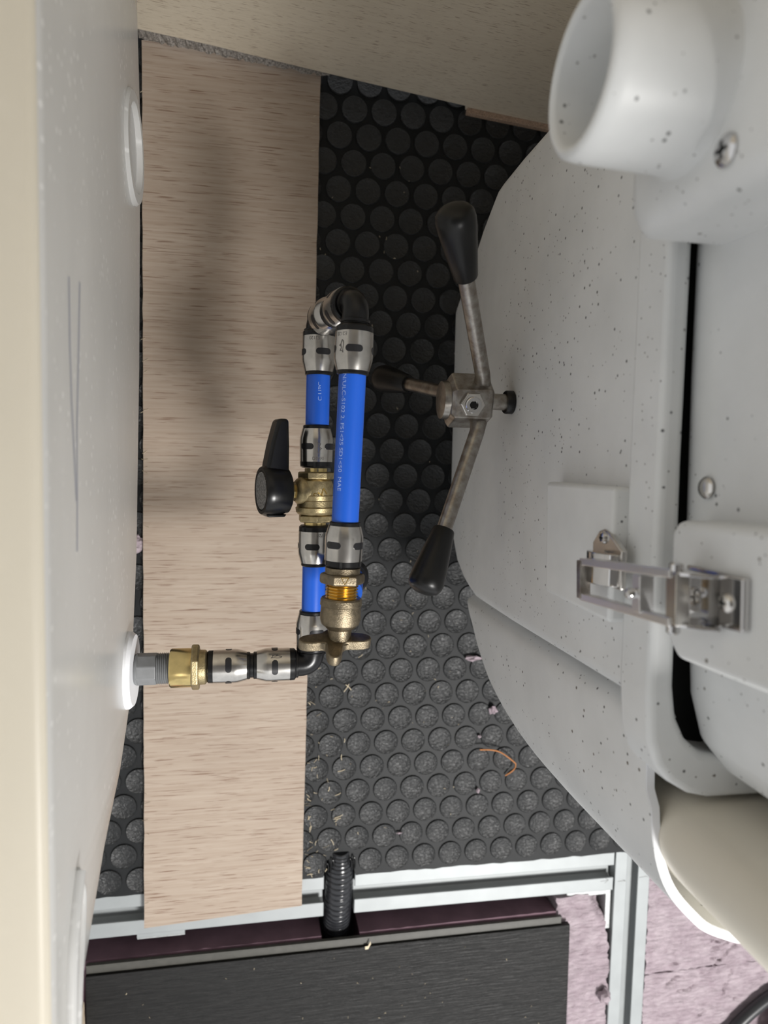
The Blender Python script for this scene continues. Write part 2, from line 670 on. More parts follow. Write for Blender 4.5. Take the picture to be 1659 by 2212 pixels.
# ------------------------------------------------------------------ plywood strip on the floor
pe_l = [(-91 - 2.2 * (i / 60) + (random.random() - 0.5) * 0.7, 352 - 791 * i / 60) for i in range(61)]
pe_r = [(61.2 - 8.4 * (1 - i / 60) + (random.random() - 0.5) * 0.7, -432 + 784 * i / 60) for i in range(61)]
strip = tag(prism('plywood_strip', pe_l + pe_r, 1.55, 6.6, 'ply', smooth=False), 'long bare plywood strip lying on the black studded floor between tank and pipes', 'board')

# ------------------------------------------------------------------ aluminium frame
def rail_profile(w, h):
    a, s, d, u = w / 2, 6.6, 9.5, 11.5
    return [(-a, -h), (a, -h), (a, 0), (s, 0), (s, -2.2), (u, -2.2), (u, -6), (s + 1, -d - 2), (-s - 1, -d - 2), (-u, -6), (-u, -2.2), (-s, -2.2), (-s, 0), (-a, 0)]


def rail(name, p, q, w, h, top, label):
    p, q = Vector(p), Vector(q)
    d = (q - p).normalized()
    sd = Vector((-d.y, d.x, 0))
    prof = rail_profile(w, h)
    rings = [[(e + sd * a + Vector((0, 0, top + z))) for a, z in prof] for e in (p, q)]
    o = loft(name, rings, 'alu', None, smooth=False, bev=0.7, seg=2)
    return tag(o, label, 'rail', 'aluminium floor frame rails')


RT = -3.0
rail('aluminium_rail', (-235, -430, 0), (75, -430.5, 0), 42, 42, RT, 'slotted aluminium rail running under the end of the plywood strip')
rr = rail('aluminium_rail', (105.5, -430.5, 0), (386, -434, 0), 42, 42, RT, 'slotted aluminium rail along the edge of the studded floor')
vr = rail('aluminium_rail', (408.5, -395, 0), (406, -760, 0), 41, 42, RT, 'slotted aluminium rail with a foam crumb on it, crossing the pink foam')
# pencil arrow on the rail near the corner
strokes('pencil_arrow', [[(0, 0), (9, 0.6)], [(5.5, 3.4), (9, 0.6), (5, -2.4)]], 'ink', rr, lambda x, y: (371 + x, -444 + y, RT + 0.05), 0.2)
strokes('pencil_mark', [[(0, 0), (9, 0.4)], [(6, 1.6), (9, -0.6)]], 'ink', vr, lambda x, y: (391 + x, -446 + y, RT + 0.05), 0.2)
strokes('pencil_mark', [[(0, 0), (8, 0.8), (10.5, 0.2)]], 'ink', vr, lambda x, y: (416 + x, -444 + y, RT + 0.05), 0.2)


def bracket(lo_x, y_top, wx, wy, t, label, flip=1, z0=-32, z1=-7):
    x1 = lo_x + wx
    poly = [(lo_x, y_top), (x1, y_top), (x1, y_top - wy), (x1 - t, y_top - wy), (x1 - t, y_top - t), (lo_x, y_top - t)]
    if flip < 0:
        poly = [(2 * lo_x - x, y) for x, y in poly][::-1]
    o = thing('corner_bracket', label, 'bracket', (lo_x, y_top, z0))
    prism('angle', poly, z0, z1, 'alu_cut', o, bev=0.6, smooth=False)
    return o


bk = bracket(335, -455.6, 51, 45, 6, 'cut aluminium angle bracket in the corner beside the pale foam')
lathe('bolt_head', [(0, 5.2), (5, 5.0), (6, 4)], (367, -474, -30), (0, 0, 1), 'chrome', bk, n=18)
b2 = thing('corner_bracket', 'aluminium angle bracket on the outer side of the crossing rail', 'bracket', (429.5, -470, -32))
prism('angle', [(429.2, -430), (440, -430), (440, -500), (429.2, -500)], -32, -8, 'alu_cut', b2, bev=0.8, smooth=False)
b3 = thing('corner_bracket', 'narrow grey bracket lip showing under the plywood strip end', 'bracket', (-80, -455, -32))
prism('angle', [(-102, -451.4), (-58, -451.4), (-58, -457), (-102, -457)], -30, -6, 'alu', b3, bev=0.6)
prism('fold', [(-102, -457.2), (-58, -457.2), (-58, -460), (-102, -460)], -22, -9, 'alu_cut', b3, bev=0.4)


# ------------------------------------------------------------------ foam boards
def foam_board(name, x0, x1, y0, y1, ztop, zbot, label, step=4.0, amp=1.1, rag=2.0, edge_fn=None, seed=0.0, mat='foam'):
    nx, ny = max(2, int((x1 - x0) / step)), max(2, int((y1 - y0) / step))
    vs, fs = [], []
    for j in range(ny + 1):
        for i in range(nx + 1):
            x, y = x0 + (x1 - x0) * i / nx, y0 + (y1 - y0) * j / ny
            dx = dy = 0
            if i in (0, nx):
                dx = rag * noise.noise((y * 0.12, seed, 1.7)) * 2 + rag * noise.noise((y * 0.5, seed, 4.7))
            if j in (0, ny):
                dy = rag * noise.noise((x * 0.12, seed, 9.1)) * 1.2
            z = ztop + amp * noise.fractal((x * 0.05, y * 0.09, seed), 1.0, 2.0, 4)
            if edge_fn:
                x, y, z = edge_fn(x, y, z, i / nx, j / ny)
            vs.append((x + dx, y + dy, z))
    w = nx + 1
    for j in range(ny):
        for i in range(nx):
            fs.append((j * w + i, j * w + i + 1, (j + 1) * w + i + 1, (j + 1) * w + i))
    per = [i for i in range(w)] + [j * w + nx for j in range(1, ny + 1)] + [ny * w + i for i in range(nx - 1, -1, -1)] + [j * w for j in range(ny - 1, 0, -1)]
    b0 = len(vs)
    for p in per:
        vs.append((vs[p][0], vs[p][1], zbot))
    n = len(per)
    for k in range(n):
        q = (k + 1) % n
        fs.append((per[k], b0 + k, b0 + q, per[q]))
    fs.append(tuple(b0 + k for k in range(n)))
    return tag(mk(name, vs, fs, mat, None, ang=50), label, 'foam board', 'foam insulation boards')


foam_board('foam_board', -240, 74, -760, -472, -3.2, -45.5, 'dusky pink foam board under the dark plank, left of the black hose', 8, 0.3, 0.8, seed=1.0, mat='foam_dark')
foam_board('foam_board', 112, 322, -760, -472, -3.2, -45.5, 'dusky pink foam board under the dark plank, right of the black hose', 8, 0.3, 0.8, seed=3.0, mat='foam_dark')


def ragged_side(x, y, z, u, v):
    # torn away towards the bracket corner
    if u > 0.45 and y > -512:
        k = (u - 0.45) / 0.55 * (y + 512) / 50
        z -= 24 * max(0, k - 0.35)
        x -= 14 * k * max(0, u)
    return x, y, z


foam_board('foam_board', 323, 385.5, -760, -459, -5.5, -45.5, 'pale pink torn foam strip between the dark plank and the rail', 2.5, 2.2, 1.8, ragged_side, 5.0)


CRACKS = [[(509, -527), (518, -530), (527, -527)], [(511, -537), (517, -539), (530, -532)], [(510, -549), (522, -552), (542, -536)], [(522, -552), (513, -563)], [(472, -584), (481, -584), (493, -579)], [(499, -618), (507, -612), (509, -610)], [(529, -596), (532, -584)], [(542, -601), (550, -603)], [(459, -551), (473, -549)], [(458, -575), (470, -567), (481, -569)], [(535, -575), (539, -566)]]


def crack_fn(x, y, z, u, v):
    for c in CRACKS:
        for (ax_, ay_), (bx_, by_) in zip(c[:-1], c[1:]):
            L2 = (bx_ - ax_) ** 2 + (by_ - ay_) ** 2
            t = max(0.0, min(1.0, ((x - ax_) * (bx_ - ax_) + (y - ay_) * (by_ - ay_)) / L2))
            dd = math.hypot(x - ax_ - t * (bx_ - ax_), y - ay_ - t * (by_ - ay_))
            if dd < 1.3:
                z -= 4.5 * (1 - dd / 1.3)
    return x, y, z + 1.2 * abs(noise.noise((x * 0.02, y * 0.05, 3.3)))


foam_board('foam_board', 430, 660, -558, -405, -6, -45.5, 'cracked pink foam board beside the crossing rail, below the cream bottle', 2.0, 2.0, 1.0, crack_fn, 8.0)
foam_board('foam_board', 430, 660, -700, -559.5, -7, -45.5, 'wrinkled pink foam board in the lower right corner under the cable', 2.0, 2.2, 1.0, crack_fn, 11.0)

# ------------------------------------------------------------------ dark plank
pk = thing('vinyl_plank', 'dark wood-grain vinyl plank lying on the foam at the bottom', 'plank', (90, -600, -2))
prism('board', [(-146, -482), (334.5, -483.5), (336, -760), (-146, -760)], -2.0, 4.2, 'plank', pk, bev=0.7, smooth=False)
prism('tongue', [(-146, -473.5), (326, -475.5), (326, -484), (-146, -482.6)], -2.0, 1.2, 'lip', pk, bev=0.5, smooth=False)
prism('tongue_lip', [(-146, -473.0), (326, -475), (326, -476.6), (-146, -474.6)], -2.0, 2.2, 'lip', pk, bev=0.4, smooth=False)

# timber at the left end of the plank
tb = thing('timber_offcut', 'red-brown timber block with a pale split edge below the tank', 'timber', (-170, -560, 0))
box('core', (-215, -760, -3), (-156, -508, 34), 'red', tb, bev=1)
tbv = [(-156, -498), (-150.5, -497), (-149.5, -504), (-147, -506), (-146.5, -530), (-149, -560), (-148, -760), (-155.8, -760)]
prism('split_edge', tbv, 4.3, 20, 'pale_wood', tb, bev=0.5, smooth=False)

# ------------------------------------------------------------------ black corrugated hose in the notch
hp = smooth_path([(91, -384, -3.5), (91, -400, -8), (91, -425, -11), (90.5, -450, -15), (90.5, -470, -22), (90.5, -500, -30)], 40)
rads = []
for i, p in enumerate(hp):
    taper = interp(p.y, [-402, -386], [13.6, 9.0])
    rads.append(taper + 0.3 - 0.9 * max(0.0, math.cos(i / len(hp) * 2 * PI * 22)) ** 3)
hose = tag(tube('corrugated_hose', hp, rads, 'conduit', None, n=28), 'glossy black corrugated hose dropping through the cut rail', 'hose')

# torn rubber flaps curling up around the hose notch
for fx, fy, fl in ((77, -404, 11), (82.5, -406, 16), (99.5, -402, 12), (103.5, -404, 15)):
    fp = smooth_path([(fx - 1.2, fy, 0.4), (fx - 1.4, fy + fl * 0.6, 2.6), (fx, fy + fl, 4.2), (fx + 1.6, fy + fl * 0.6, 3.4), (fx + 1.5, fy + 1, 0.8)], 5)
    tube('torn_flap', fp, 0.55, 'black', floor, n=6)

# ================================================================== water tank
TY = [330, 295, 240, 167, 63, -73, -120, -170, -192, -207, -229, -247, -300, -360]
TZ = [106, 100, 88, 95, 104, 127, 146, 172, 213, 268, 315, 350, 366, 372]
tank = thing('water_tank', 'translucent milky white plastic water tank along the left side', 'tank', (-230, 0, 100))


def tank_x(z):
    return interp(z, [90, 180, 400], [-80, -77.5, -71])


rings = []
ys = [332 - 4 * i for i in range(0, 2)] + [320 - 8 * i for i in range(0, 86)]
ys = [y for y in ys if y > -366]
ZT = 399
for k, y in enumerate(ys):
    zb = interp(-y, [-v for v in TY], TZ)
    ins = 0
    dist = min(332 - y, y + 366)
    if dist < 14:
        ins = 14 - math.sqrt(max(0, 14 ** 2 - (14 - dist) ** 2))
    ring = []
    for x, z in rrect(-75, 285, zb + ins, ZT - ins, 11, 7):
        xx = x + 75          # 0 .. 360 away from the wall
        fx = tank_x(z)
        ring.append((fx - xx - ins if xx < 180 else fx - xx + ins, y, z))
    rings.append(ring)
loft('body', rings, 'tank', tank, ang=60)


def tank_ring(name, r0, r1, o, depth, mat='tank'):
    return lathe(name, [(0, r0), (depth * 0.7, r0), (depth, r0 - 1.5), (depth, r1), (depth * 0.35, r1 - 1)], o, (1, 0, 0), mat, tank, n=44)


lathe('outlet_flange', [(0, 25), (4, 25), (6.4, 23), (6.4, 16)], (-79, -140.5, 187), (1, 0, 0), MAT['cut_edge'], tank, n=44)
box('warm_lit_cap', (-432, -360, ZT - 6), (-71.6, 326, ZT + 1.0), MAT['warm_lit_cream'], tank, bev=5, seg=4)  # added cap; its cream colour stands in for warm light on the tank top
tank_ring('moulded_boss', 36, 28, (-81, 205, 150), 6.0)
# long moulded hand recess rib near the lower end
rib = [(-70.6, -180, 352), (-70.4, -196, 364), (-70.2, -212, 370), (-70, -250, 374), (-70, -300, 376)]
tube('moulded_rib', smooth_path(rib, 5), 2.2, 'tank', tank, n=10)
rib2 = [(-72.4, -180, 352), (-72.6, -197, 340), (-72.4, -215, 344), (-71.5, -240, 356), (-71, -300, 366)]
tube('moulded_rib', smooth_path(rib2, 5), 1.8, 'tank', tank, n=10)
# faint grey scuff lines
strokes('scuff', [[(75, 330), (40, 335), (10, 340), (-20, 341), (-42, 342.5)], [(72, 352), (45, 352), (22, 350), (0, 346), (-20, 342.5)]], plain('scuff_grey', (0.36, 0.37, 0.41), 0.5), tank,
        lambda y, z: (tank_x(z) + 0.15, y, z), 1.5)

shelf = tag(box('shelf_block', (-420, -90, 0.0), (-235, 300, 84), 'pale_wood', bev=1), 'wooden bearer block hidden beneath the water tank', 'timber')

# ================================================================== pipe assembly
pa = thing('pipe_assembly', 'blue pipe loop with brass valve and steel push fittings on the tank outlet', 'pipework', (-72, -140, 187))


def slot_geo(o, d, u, w, r, ang, t, half_u, half_t, vs, fs):
    """stadium-shaped window wrapped on the sleeve, built in columns."""
    b = len(vs)
    n = 16
    k = half_u - half_t
    for i in range(n + 1):
        x = -half_u * math.cos(PI * i / n)
        h = half_t if abs(x) <= k else math.sqrt(max(0.0, half_t ** 2 - (abs(x) - k) ** 2))
        a = ang + x / r
        e = u * math.cos(a) + w * math.sin(a)
        for q, rr_ in ((-h, r - 0.5), (-h, r + 0.12), (h, r + 0.12), (h, r - 0.5)):
            vs.append(o + d * (t + q) + e * rr_)
    for i in range(n):
        for q in range(3):
            fs.append((b + i * 4 + q, b + i * 4 + q + 1, b + i * 4 + q + 5, b + i * 4 + q + 4))


SHARK = [[(0, 0), (2.6, 0.9), (4.6, 0.4), (6.4, 1.3), (6.0, 0.2), (7.4, -0.9), (5.4, -0.6), (3.0, -1.0), (1.0, -0.8), (0, 0)], [(2.6, 0.9), (3.2, 2.0), (3.9, 0.7)], [(1.2, 0.1), (1.5, 0.2)]]


def push_fitting(o, d, L=22.2, ring=4.4, a0=0.3, code=None, code_ang=0.0, logo=None, r=11.1):
    """black body ring, steel sleeve with dark windows, black release ring; runs from the fitting to the pipe."""
    D, u, w = basis(d)
    o = Vector(o)
    s = r / 11.1
    sl = lathe('steel_sleeve', [(ring, 10.2 * s), (ring, r), (ring + L * 0.62, r + 0.25), (ring + L * 0.72, r + 0.1), (ring + L * 0.93, r - 1.1), (ring + L, r - 1.5), (ring + L, 8.4 * s)], o, D, 'steel', pa, n=48, ang=24)
    lathe('body_ring', [(0.3, 8.2 * s), (0.3, 9.6 * s), (1.4, 10.8 * s), (ring + 0.2, 10.9 * s)], o, D, 'black', sl, n=48)
    lathe('release_ring', [(ring + L - 0.4, 9.2 * s), (ring + L + 1.8, 9.2 * s), (ring + L + 2.3, 8.6 * s)], o, D, 'black', sl, n=40)
    for k in range(4):
        vs, fs = [], []
        slot_geo(o, D, u, w, r + 0.2, a0 + k * PI / 2, ring + L * 0.46, 5.1, 2.05, vs, fs)
        mk('window', vs, fs, 'slot', sl, ang=50)
        a = a0 + 0.5 + k * PI / 2
        pv = []
        for t in (0.9, ring + 0.05):
            for da in (-0.07, 0.07):
                for rr_ in (10.0 * s, 11.05 * s if t > 2 else 10.75 * s):
                    pv.append(o + D * t + (u * math.cos(a + da) + w * math.sin(a + da)) * rr_)
        mk('notch', pv, [(0, 1, 3, 2), (4, 6, 7, 5), (0, 4, 5, 1), (2, 3, 7, 6), (1, 5, 7, 3), (0, 2, 6, 4)], 'black_matte', sl, smooth=False)
    if code:
        text_on_cyl(code, 2.9, o, D, r, code_ang, 'ink', sl, across=True, t0=ring + 1.2, stretch=code_dir)
    if logo is not None:
        strokes('shark_mark', SHARK, 'ink', sl, lambda x, y: o + D * (ring + 5.5 + x) + (u * math.cos(logo + y / r) + w * math.sin(logo + y / r)) * (r + 0.33), 0.16)
    return sl


code_dir = 1.0


def pipe(a, b, r=7.95):
    a, b = Vector(a), Vector(b)
    return lathe('blue_pipe', [(0, r), ((b - a).length, r)], a, b - a, 'blue', pa, n=48)


def elbow(c, d1, l1, d2, l2, r=8.6, br=8.5):
    c = Vector(c)
    d1, d2 = Vector(d1).normalized(), Vector(d2).normalized()
    pts = [c + d1 * l1]
    for i in range(9):
        t = i / 8
        pts.append((1 - t) ** 2 * (c + d1 * br) + 2 * t * (1 - t) * c + t * t * (c + d2 * br))
    pts.append(c + d2 * l2)
    e = tube('black_elbow', pts, r, 'black', pa, n=28)
    for dd, ll in ((d1, l1), (d2, l2)):
        lathe('shoulder', [(ll - 2.6, r + 0.05), (ll - 2.3, r + 1.0), (ll - 0.8, r + 1.0)], c, dd, 'black', e, n=32)
    return e


UZ = (0, 0, 1)
# rear run, from the tank outlet
ax = Vector((0, -140.2, 187))


def H(x):
    return (x, -140.2, 187)


lathe('grey_nipple', [(0, 9.8), (1.0, 10.4), (2.0, 10.4)], H(-72.4), (1, 0, 0), 'pvc', pa)
hx = lathe('nipple_hex', [(0, 10.6), (12.4, 10.6)], H(-71.2), (1, 0, 0), 'pvc', pa, n=8, rot=PI / 8, smooth=False, bev=0.6, seg=2)
thr = [(0, 9.6)]
for i in range(7):
    thr += [(i * 1.25 + 0.15, 9.5), (i * 1.25 + 0.75, 10.4), (i * 1.25 + 1.15, 9.5)]
lathe('nipple_thread', thr, H(-59), (1, 0, 0), 'pvc', pa, n=36, ang=20)
lathe('brass_adapter', [(0, 9.8), (0, 12.2), (1.0, 12.9), (14, 12.9), (14, 11)], H(-50.3), (1, 0, 0), 'brass', pa, n=48)
lathe('adapter_hex', [(0, 14.8), (0.8, 15.6), (4.4, 15.6), (5.2, 14.6)], H(-36.6), (1, 0, 0), 'brass_cast', pa, n=6, rot=PI / 6, smooth=False, bev=0.5)
lathe('adapter_neck', [(0, 11.6), (4.0, 11.4), (5.0, 10.2)], H(-31.6), (1, 0, 0), 'brass_cast', pa)
push_fitting(H(-27.0), (1, 0, 0), L=22.0, a0=-0.35, logo=2.25)
lathe('joining_pipe', [(0, 8.2), (6, 8.2)], H(-1.0), (1, 0, 0), 'black', pa)
push_fitting(H(32.4), (-1, 0, 0), L=22.0, a0=0.1, logo=0.75)
elbow((43.4, -140.2, 187), (-1, 0, 0), 12.0, (0, 1, 0), 9.5, 8.4)

RX = 43.4
tilt = Vector((2.2, 232, 0)).normalized()


def Rr(y):
    return (RX + (y + 140.2) * 0.0095, y, 187)


push_fitting(Rr(-131.4), (0, 1, 0), L=21.0, ring=5.0, a0=0.2)
pipe(Rr(-106), Rr(-70))
push_fitting(Rr(-44.4), (0, -1, 0), L=21.5, a0=0.25, code='D3720', code_ang=-0.75, logo=-0.72)
# ball valve
vb = lathe('valve_body', [(0, 7.4), (1.6, 7.4), (1.6, 9.2), (3.0, 9.4), (7.0, 9.4), (7.0, 11.6), (8.5, 13.0), (11.5, 13.4), (12.2, 12.4), (16, 12.4), (16.6, 11.9), (19.5, 12.3), (20.2, 11.6), (27, 11.8), (29.5, 11.0), (30.6, 9.6), (35.5, 9.6), (35.5, 7.4), (37.8, 7.4)], Rr(-44.4), (0, 1, 0), 'brass_cast', pa, n=48, ang=24)
lathe('hex_end', [(0, 11.3), (0.6, 12.2), (4.2, 12.2), (4.8, 11.2)], Rr(-42.6), (0, 1, 0), 'brass_cast', vb, n=6, smooth=False, bev=0.4)
lathe('hex_end', [(0, 11.3), (0.6, 12.2), (4.4, 12.2), (5.0, 11.2)], Rr(-13.8), (0, 1, 0), 'brass_cast', vb, n=6, rot=PI / 6, smooth=False, bev=0.4)
lathe('polished_neck', [(0, 7.6), (2.2, 7.6)], Rr(-44.6), (0, 1, 0), 'brass', vb)
lathe('polished_neck', [(0, 7.6), (2.6, 7.6)], Rr(-9.0), (0, 1, 0), 'brass', vb)
lathe('stem_boss', [(6, 9.6), (11, 9.6), (13, 8.6), (15.2, 6.4)], (RX + 1.2, -22, 187), (-1, 0, 0), 'brass_cast', vb, n=32)
lathe('stem', [(14, 4.8), (19, 4.8)], (RX + 1.2, -22, 187), (-1, 0, 0), 'brass', vb, n=6, smooth=False)
text_on_cyl('1/2', 5.0, Rr(-27.5), (0, 1, 0), 11.75, 0.08, 'brass_thread', vb, t0=-1.0)
strokes('arrow_mark', [[(0, 0), (5.0, 1.6), (1.2, 4.2)], [(-1, 3.0), (2.2, -2.4)]], 'brass_thread', vb, lambda x, y: Vector((RX + 1.2 + 12.0 * math.sin((2.6 + y) / 12.0), -24.5 + x, 187 + 12.0 * math.cos((2.6 + y) / 12.0))), 0.3)
hd = lathe('valve_handle', [(0, 13.0), (1, 14.8), (6, 15.8), (13, 16.4), (17, 16.2), (18.4, 15.4), (18.4, 13.2), (17.6, 12.8)], (25.0, -21.5, 187), (-1, 0, 0), 'black', pa, n=40)
lathe('rating_disc', [(0, 12.3), (0.5, 12.3)], (7.1, -21.5, 187), (-1, 0, 0), 'decal', hd, n=36)
lever = [(8.0, -14), (9.0, -4), (11.6, 9), (14.8, 21), (16.2, 25.5), (23.2, 25.5), (23.8, 8), (23.8, -14)]
prism('lever', lever, 179.5, 194, 'black', hd, 'xyz', bev=2.2)
prism('grip_foot', [(8.5, -36.8), (22.5, -36.8), (21, -38.6), (10, -38.6)], 181, 193, 'black', hd, 'xyz', bev=0.8)

HM = Matrix.Translation(Vector((44.6, -22, 187)) * MM) @ Matrix.Rotation(math.radians(15), 4, 'Y') @ Matrix.Translation(Vector((-44.6, 22, -187)) * MM)
for o in [hd] + list(hd.children) + [c for c in vb.children if c.name.startswith('stem')]:
    o.data.transform(HM)
push_fitting(Rr(-6.4), (0, 1, 0), L=22.0, a0=0.86, code='D3990', code_ang=-0.35, logo=0.05)
pipe(Rr(20), Rr(56))
text_on_cyl('C UPC', 3.6, Rr(0), (0, 1, 0), 7.95, 0.28, 'blue_text', pa, t0=38, stretch=1.2).name = 'printed_line'
code_dir = 1.0
push_fitting(Rr(85), (0, -1, 0), L=23.0, a0=-0.18, code='E2120', code_ang=0.05)

# the link up to the front run
RC = Vector((44.6, 91.0, 187))
FC = Vector((60.5, 91.5, 252))
ld = (FC - RC).normalized()
elbow(RC, (0, -1, 0), 8.0, ld, 9.0, 8.2)
push_fitting(RC + ld * 8.6, ld, L=18.0, ring=4.0, a0=0.5)
push_fitting(FC - ld * 9.4, -ld, L=18.0, ring=4.0, a0=0.9)
FB = Vector((53.4, -112, 252))
fd = (FB - FC).normalized()
elbow(FC, -ld, 9.6, fd, 13.6, 7.7, 8.5)


def F(y):
    return FC + fd * ((91.5 - y))


push_fitting(F(77.4), fd, L=22.0, a0=0.12, code='E2120', code_ang=0.52, logo=0.78)
pipe(F(51), F(-40))
pl = text_on_cyl('N/ULC-S102 2. FS1<25 SD1<50  MAE', 3.4, F(48), fd, 7.95, 0.88, 'blue_text', pa, t0=-1.2, stretch=1.28)
pl.name = 'printed_line'
push_fitting(F(-64.0), -fd, L=20.5, a0=0.82)
lathe('threaded_adapter', [(0, 9.4), (0.4, 10.4), (4.0, 10.4), (5.6, 10.9)], F(-63.6), fd, 'bronze_cast', pa, n=40)
hxo = lathe('adapter_hex', [(0, 12.8), (1.2, 13.6), (5.2, 13.6), (6.4, 12.4)], F(-67.4), fd, 'bronze_cast', pa, n=6, rot=PI / 6, smooth=False, bev=0.6)
strokes('triangle_mark', [[(0, -2.2), (0, 2.2), (4.0, 0), (0, -2.2)]], 'brass_thread', hxo, lambda x, y: F(-68.4) + fd * x + Vector((y, 0, 11.9)), 0.22)
th = [(0, 9.2)]
for i in range(6):
    th += [(i * 1.75 + 0.2, 8.9), (i * 1.75 + 1.0, 9.8), (i * 1.75 + 1.6, 8.9)]
lathe('brass_thread', th, F(-74), fd, 'brass_thread', pa, n=40, ang=20)
de = lathe('drop_ear_body', [(0, 9.4), (0.2, 11.6), (1.2, 12.3), (4.6, 12.5), (5.2, 11.9), (13, 12.2), (16, 11.2), (18.4, 8.6), (19.4, 7.2), (24, 6.8), (26.5, 7.2), (27.4, 8)], F(-81.8), fd, 'bronze_cast', pa, n=44, ang=28)
ear = []
for i in range(72):
    a = 2 * PI * i / 72
    r = 8.5
    for c0, L in ((0.10, 13.2), (PI - 0.10, 13.2), (PI / 2 + 0.12, 12.0)):
        dlt = (a - c0 + PI) % (2 * PI) - PI
        r = max(r, 8.5 + L * math.exp(-(abs(dlt) / 0.37) ** 2.4))
    ear.append((50.8 + r * math.cos(a), 252 + r * math.sin(a)))
TC = Vector((0, -108, 252))
TR = Matrix.Rotation(math.radians(22), 3, 'X')


def tiltp(p):
    return TR @ (Vector(p) - TC) + TC


ev0, ef0 = prism_geo(ear, -104.8, -111.2, 'xzy')
mk('ear_plate', [tiltp(p) for p in ev0], ef0, 'bronze_cast', de, bev=1.5, ang=50)
for hx_, hz_ in ((33.8, 254), (67.6, 254), (47.6, 268)):
    lathe('screw_hole', [(0, 1.9), (5.9, 1.9)], tiltp((hx_, -105.3, hz_)), TR @ Vector((0, -1, 0)), 'brass_thread', de, n=16)
# side outlet hanging below the brass body
so = Vector((60, -80, 246))
sd_ = Vector((9, 1.5, -52)).normalized()
lathe('blue_stub', [(0, 7.9), (54, 7.9)], so, sd_, 'blue', pa)
lathe('stub_ring', [(44, 8.0), (44, 10.2), (45.5, 11.4), (53, 11.4), (54, 9)], so, sd_, 'black', pa, n=40)

# ================================================================== composting toilet
tl = thing('composting_toilet', 'speckled light grey composting toilet with steel crank filling the right side', 'toilet', (300, 40, 0))


def wall_x(z):
    return interp(z, [0, 15, 120, 200, 360, 400], [191, 190, 180.5, 177.5, 176, 176])


BACK = ([0, 16, 96, 150, 162, 364], [144, 149, 180, 204, 205, 207])
FRNT = ([0, 22, 48, 80, 115, 364], [-62, -74, -96, -107, -112, -110])
rings = []
for z in (1.2, 3, 6, 10, 16, 25, 36, 48, 60, 75, 96, 115, 135, 150, 162, 175, 200, 240, 280, 320, 364):
    ins = 10 * (1 - math.sqrt(max(0, 1 - ((14 - z) / 14) ** 2))) if z < 14 else 0
    y0, y1 = interp(z, *FRNT) + ins, interp(z, *BACK) - ins
    rings.append([(x, y, z) for x, y in rrect(wall_x(z) + ins, 470 - ins, y0, y1, 9, 6)])
loft('bin', rings, 'toilet', tl, ang=50)

# cradle wings in front of the bin (open-topped pocket for the bottle)
plan = smooth_path([(196, -114, 0), (184.5, -121, 0), (183.5, -139, 0), (186, -173, 0), (193, -197, 0), (206, -214, 0), (222, -226, 0), (258, -236, 0), (330, -238, 0)], 5)
cum = [0]
for a, b in zip(plan[:-1], plan[1:]):
    cum.append(cum[-1] + (b - a).length)
ctop, cin, cout = 372, [], []
wv, wf = [], []
TH = 4.6
levels = 9
for i, p in enumerate(plan):
    t = (plan[min(i + 1, len(plan) - 1)] - plan[max(i - 1, 0)]).normalized()
    nin = Vector((-t.y, t.x, 0))
    if nin.x < 0 and i < 25:
        nin = -nin
    nin = Vector((-t.y, t.x, 0)) if Vector((-t.y, t.x, 0)).dot(Vector((300, -160, 0)) - Vector((p.x, p.y, 0))) > 0 else -Vector((-t.y, t.x, 0))
    zb = interp(-p.y, [114, 122, 139, 153, 173, 192, 201, 214, 226, 238], [70, 84, 101, 114, 138, 170, 200, 250, 320, 340])
    ztop = ctop + (4 if i > 12 else 0)
    for q in range(levels + 1):
        z = zb + (ztop - zb) * q / levels
        ease = 3.0 * max(0, 1 - q / 1.6) ** 2
        o_ = p + nin * ease
        wv.append((o_.x, o_.y, z))
    for q in range(levels + 1):
        z = zb + (ztop - zb) * q / levels
        o_ = p + nin * TH
        wv.append((o_.x, o_.y, z))
st = 2 * (levels + 1)
for i in range(len(plan) - 1):
    a, b = i * st, (i + 1) * st
    for q in range(levels):
        wf.append((a + q, b + q, b + q + 1, a + q + 1))
        wf.append((a + levels + 1 + q, a + levels + 2 + q, b + levels + 2 + q, b + levels + 1 + q))
    wf.append((a + levels, b + levels, b + 2 * levels + 1, a + 2 * levels + 1))
    wf.append((a, a + levels + 1, b + levels + 1, b))
for a in (0, (len(plan) - 1) * st):
    wf.append(tuple(a + q for q in range(levels + 1)) + tuple(a + 2 * levels + 1 - q for q in range(levels + 1)))
cr = mk('bottle_cradle', wv, wf, 'toilet', tl, ang=50)
# white trimmed edge of the cradle
ev, ef = [], []
for i, p in enumerate(plan[8:]):
    k = i + 8
    t = (plan[min(k + 1, len(plan) - 1)] - plan[k - 1]).normalized()
    nin = Vector((-t.y, t.x, 0))
    if nin.dot(Vector((300, -160, 0)) - Vector((p.x, p.y, 0))) < 0:
        nin = -nin
    zt = 372 + (4 if k > 12 else 0)
    for off, z in ((0.0, zt - 1.2), (0.3, zt + 0.4), (TH - 0.3, zt + 0.4), (TH, zt - 1.2)):
        ev.append((p.x + nin.x * off, p.y + nin.y * off, z))
    if i:
        b = i * 4
        for q in range(4):
            r_ = (q + 1) % 4
            ef.append((b - 4 + q, b - 4 + r_, b + r_, b + q))
ef.append((0, 1, 2, 3))
ef.append(tuple(len(ev) - 4 + q for q in range(4)))
mk('trimmed_edge', ev, ef, 'cut_edge', cr, ang=30)

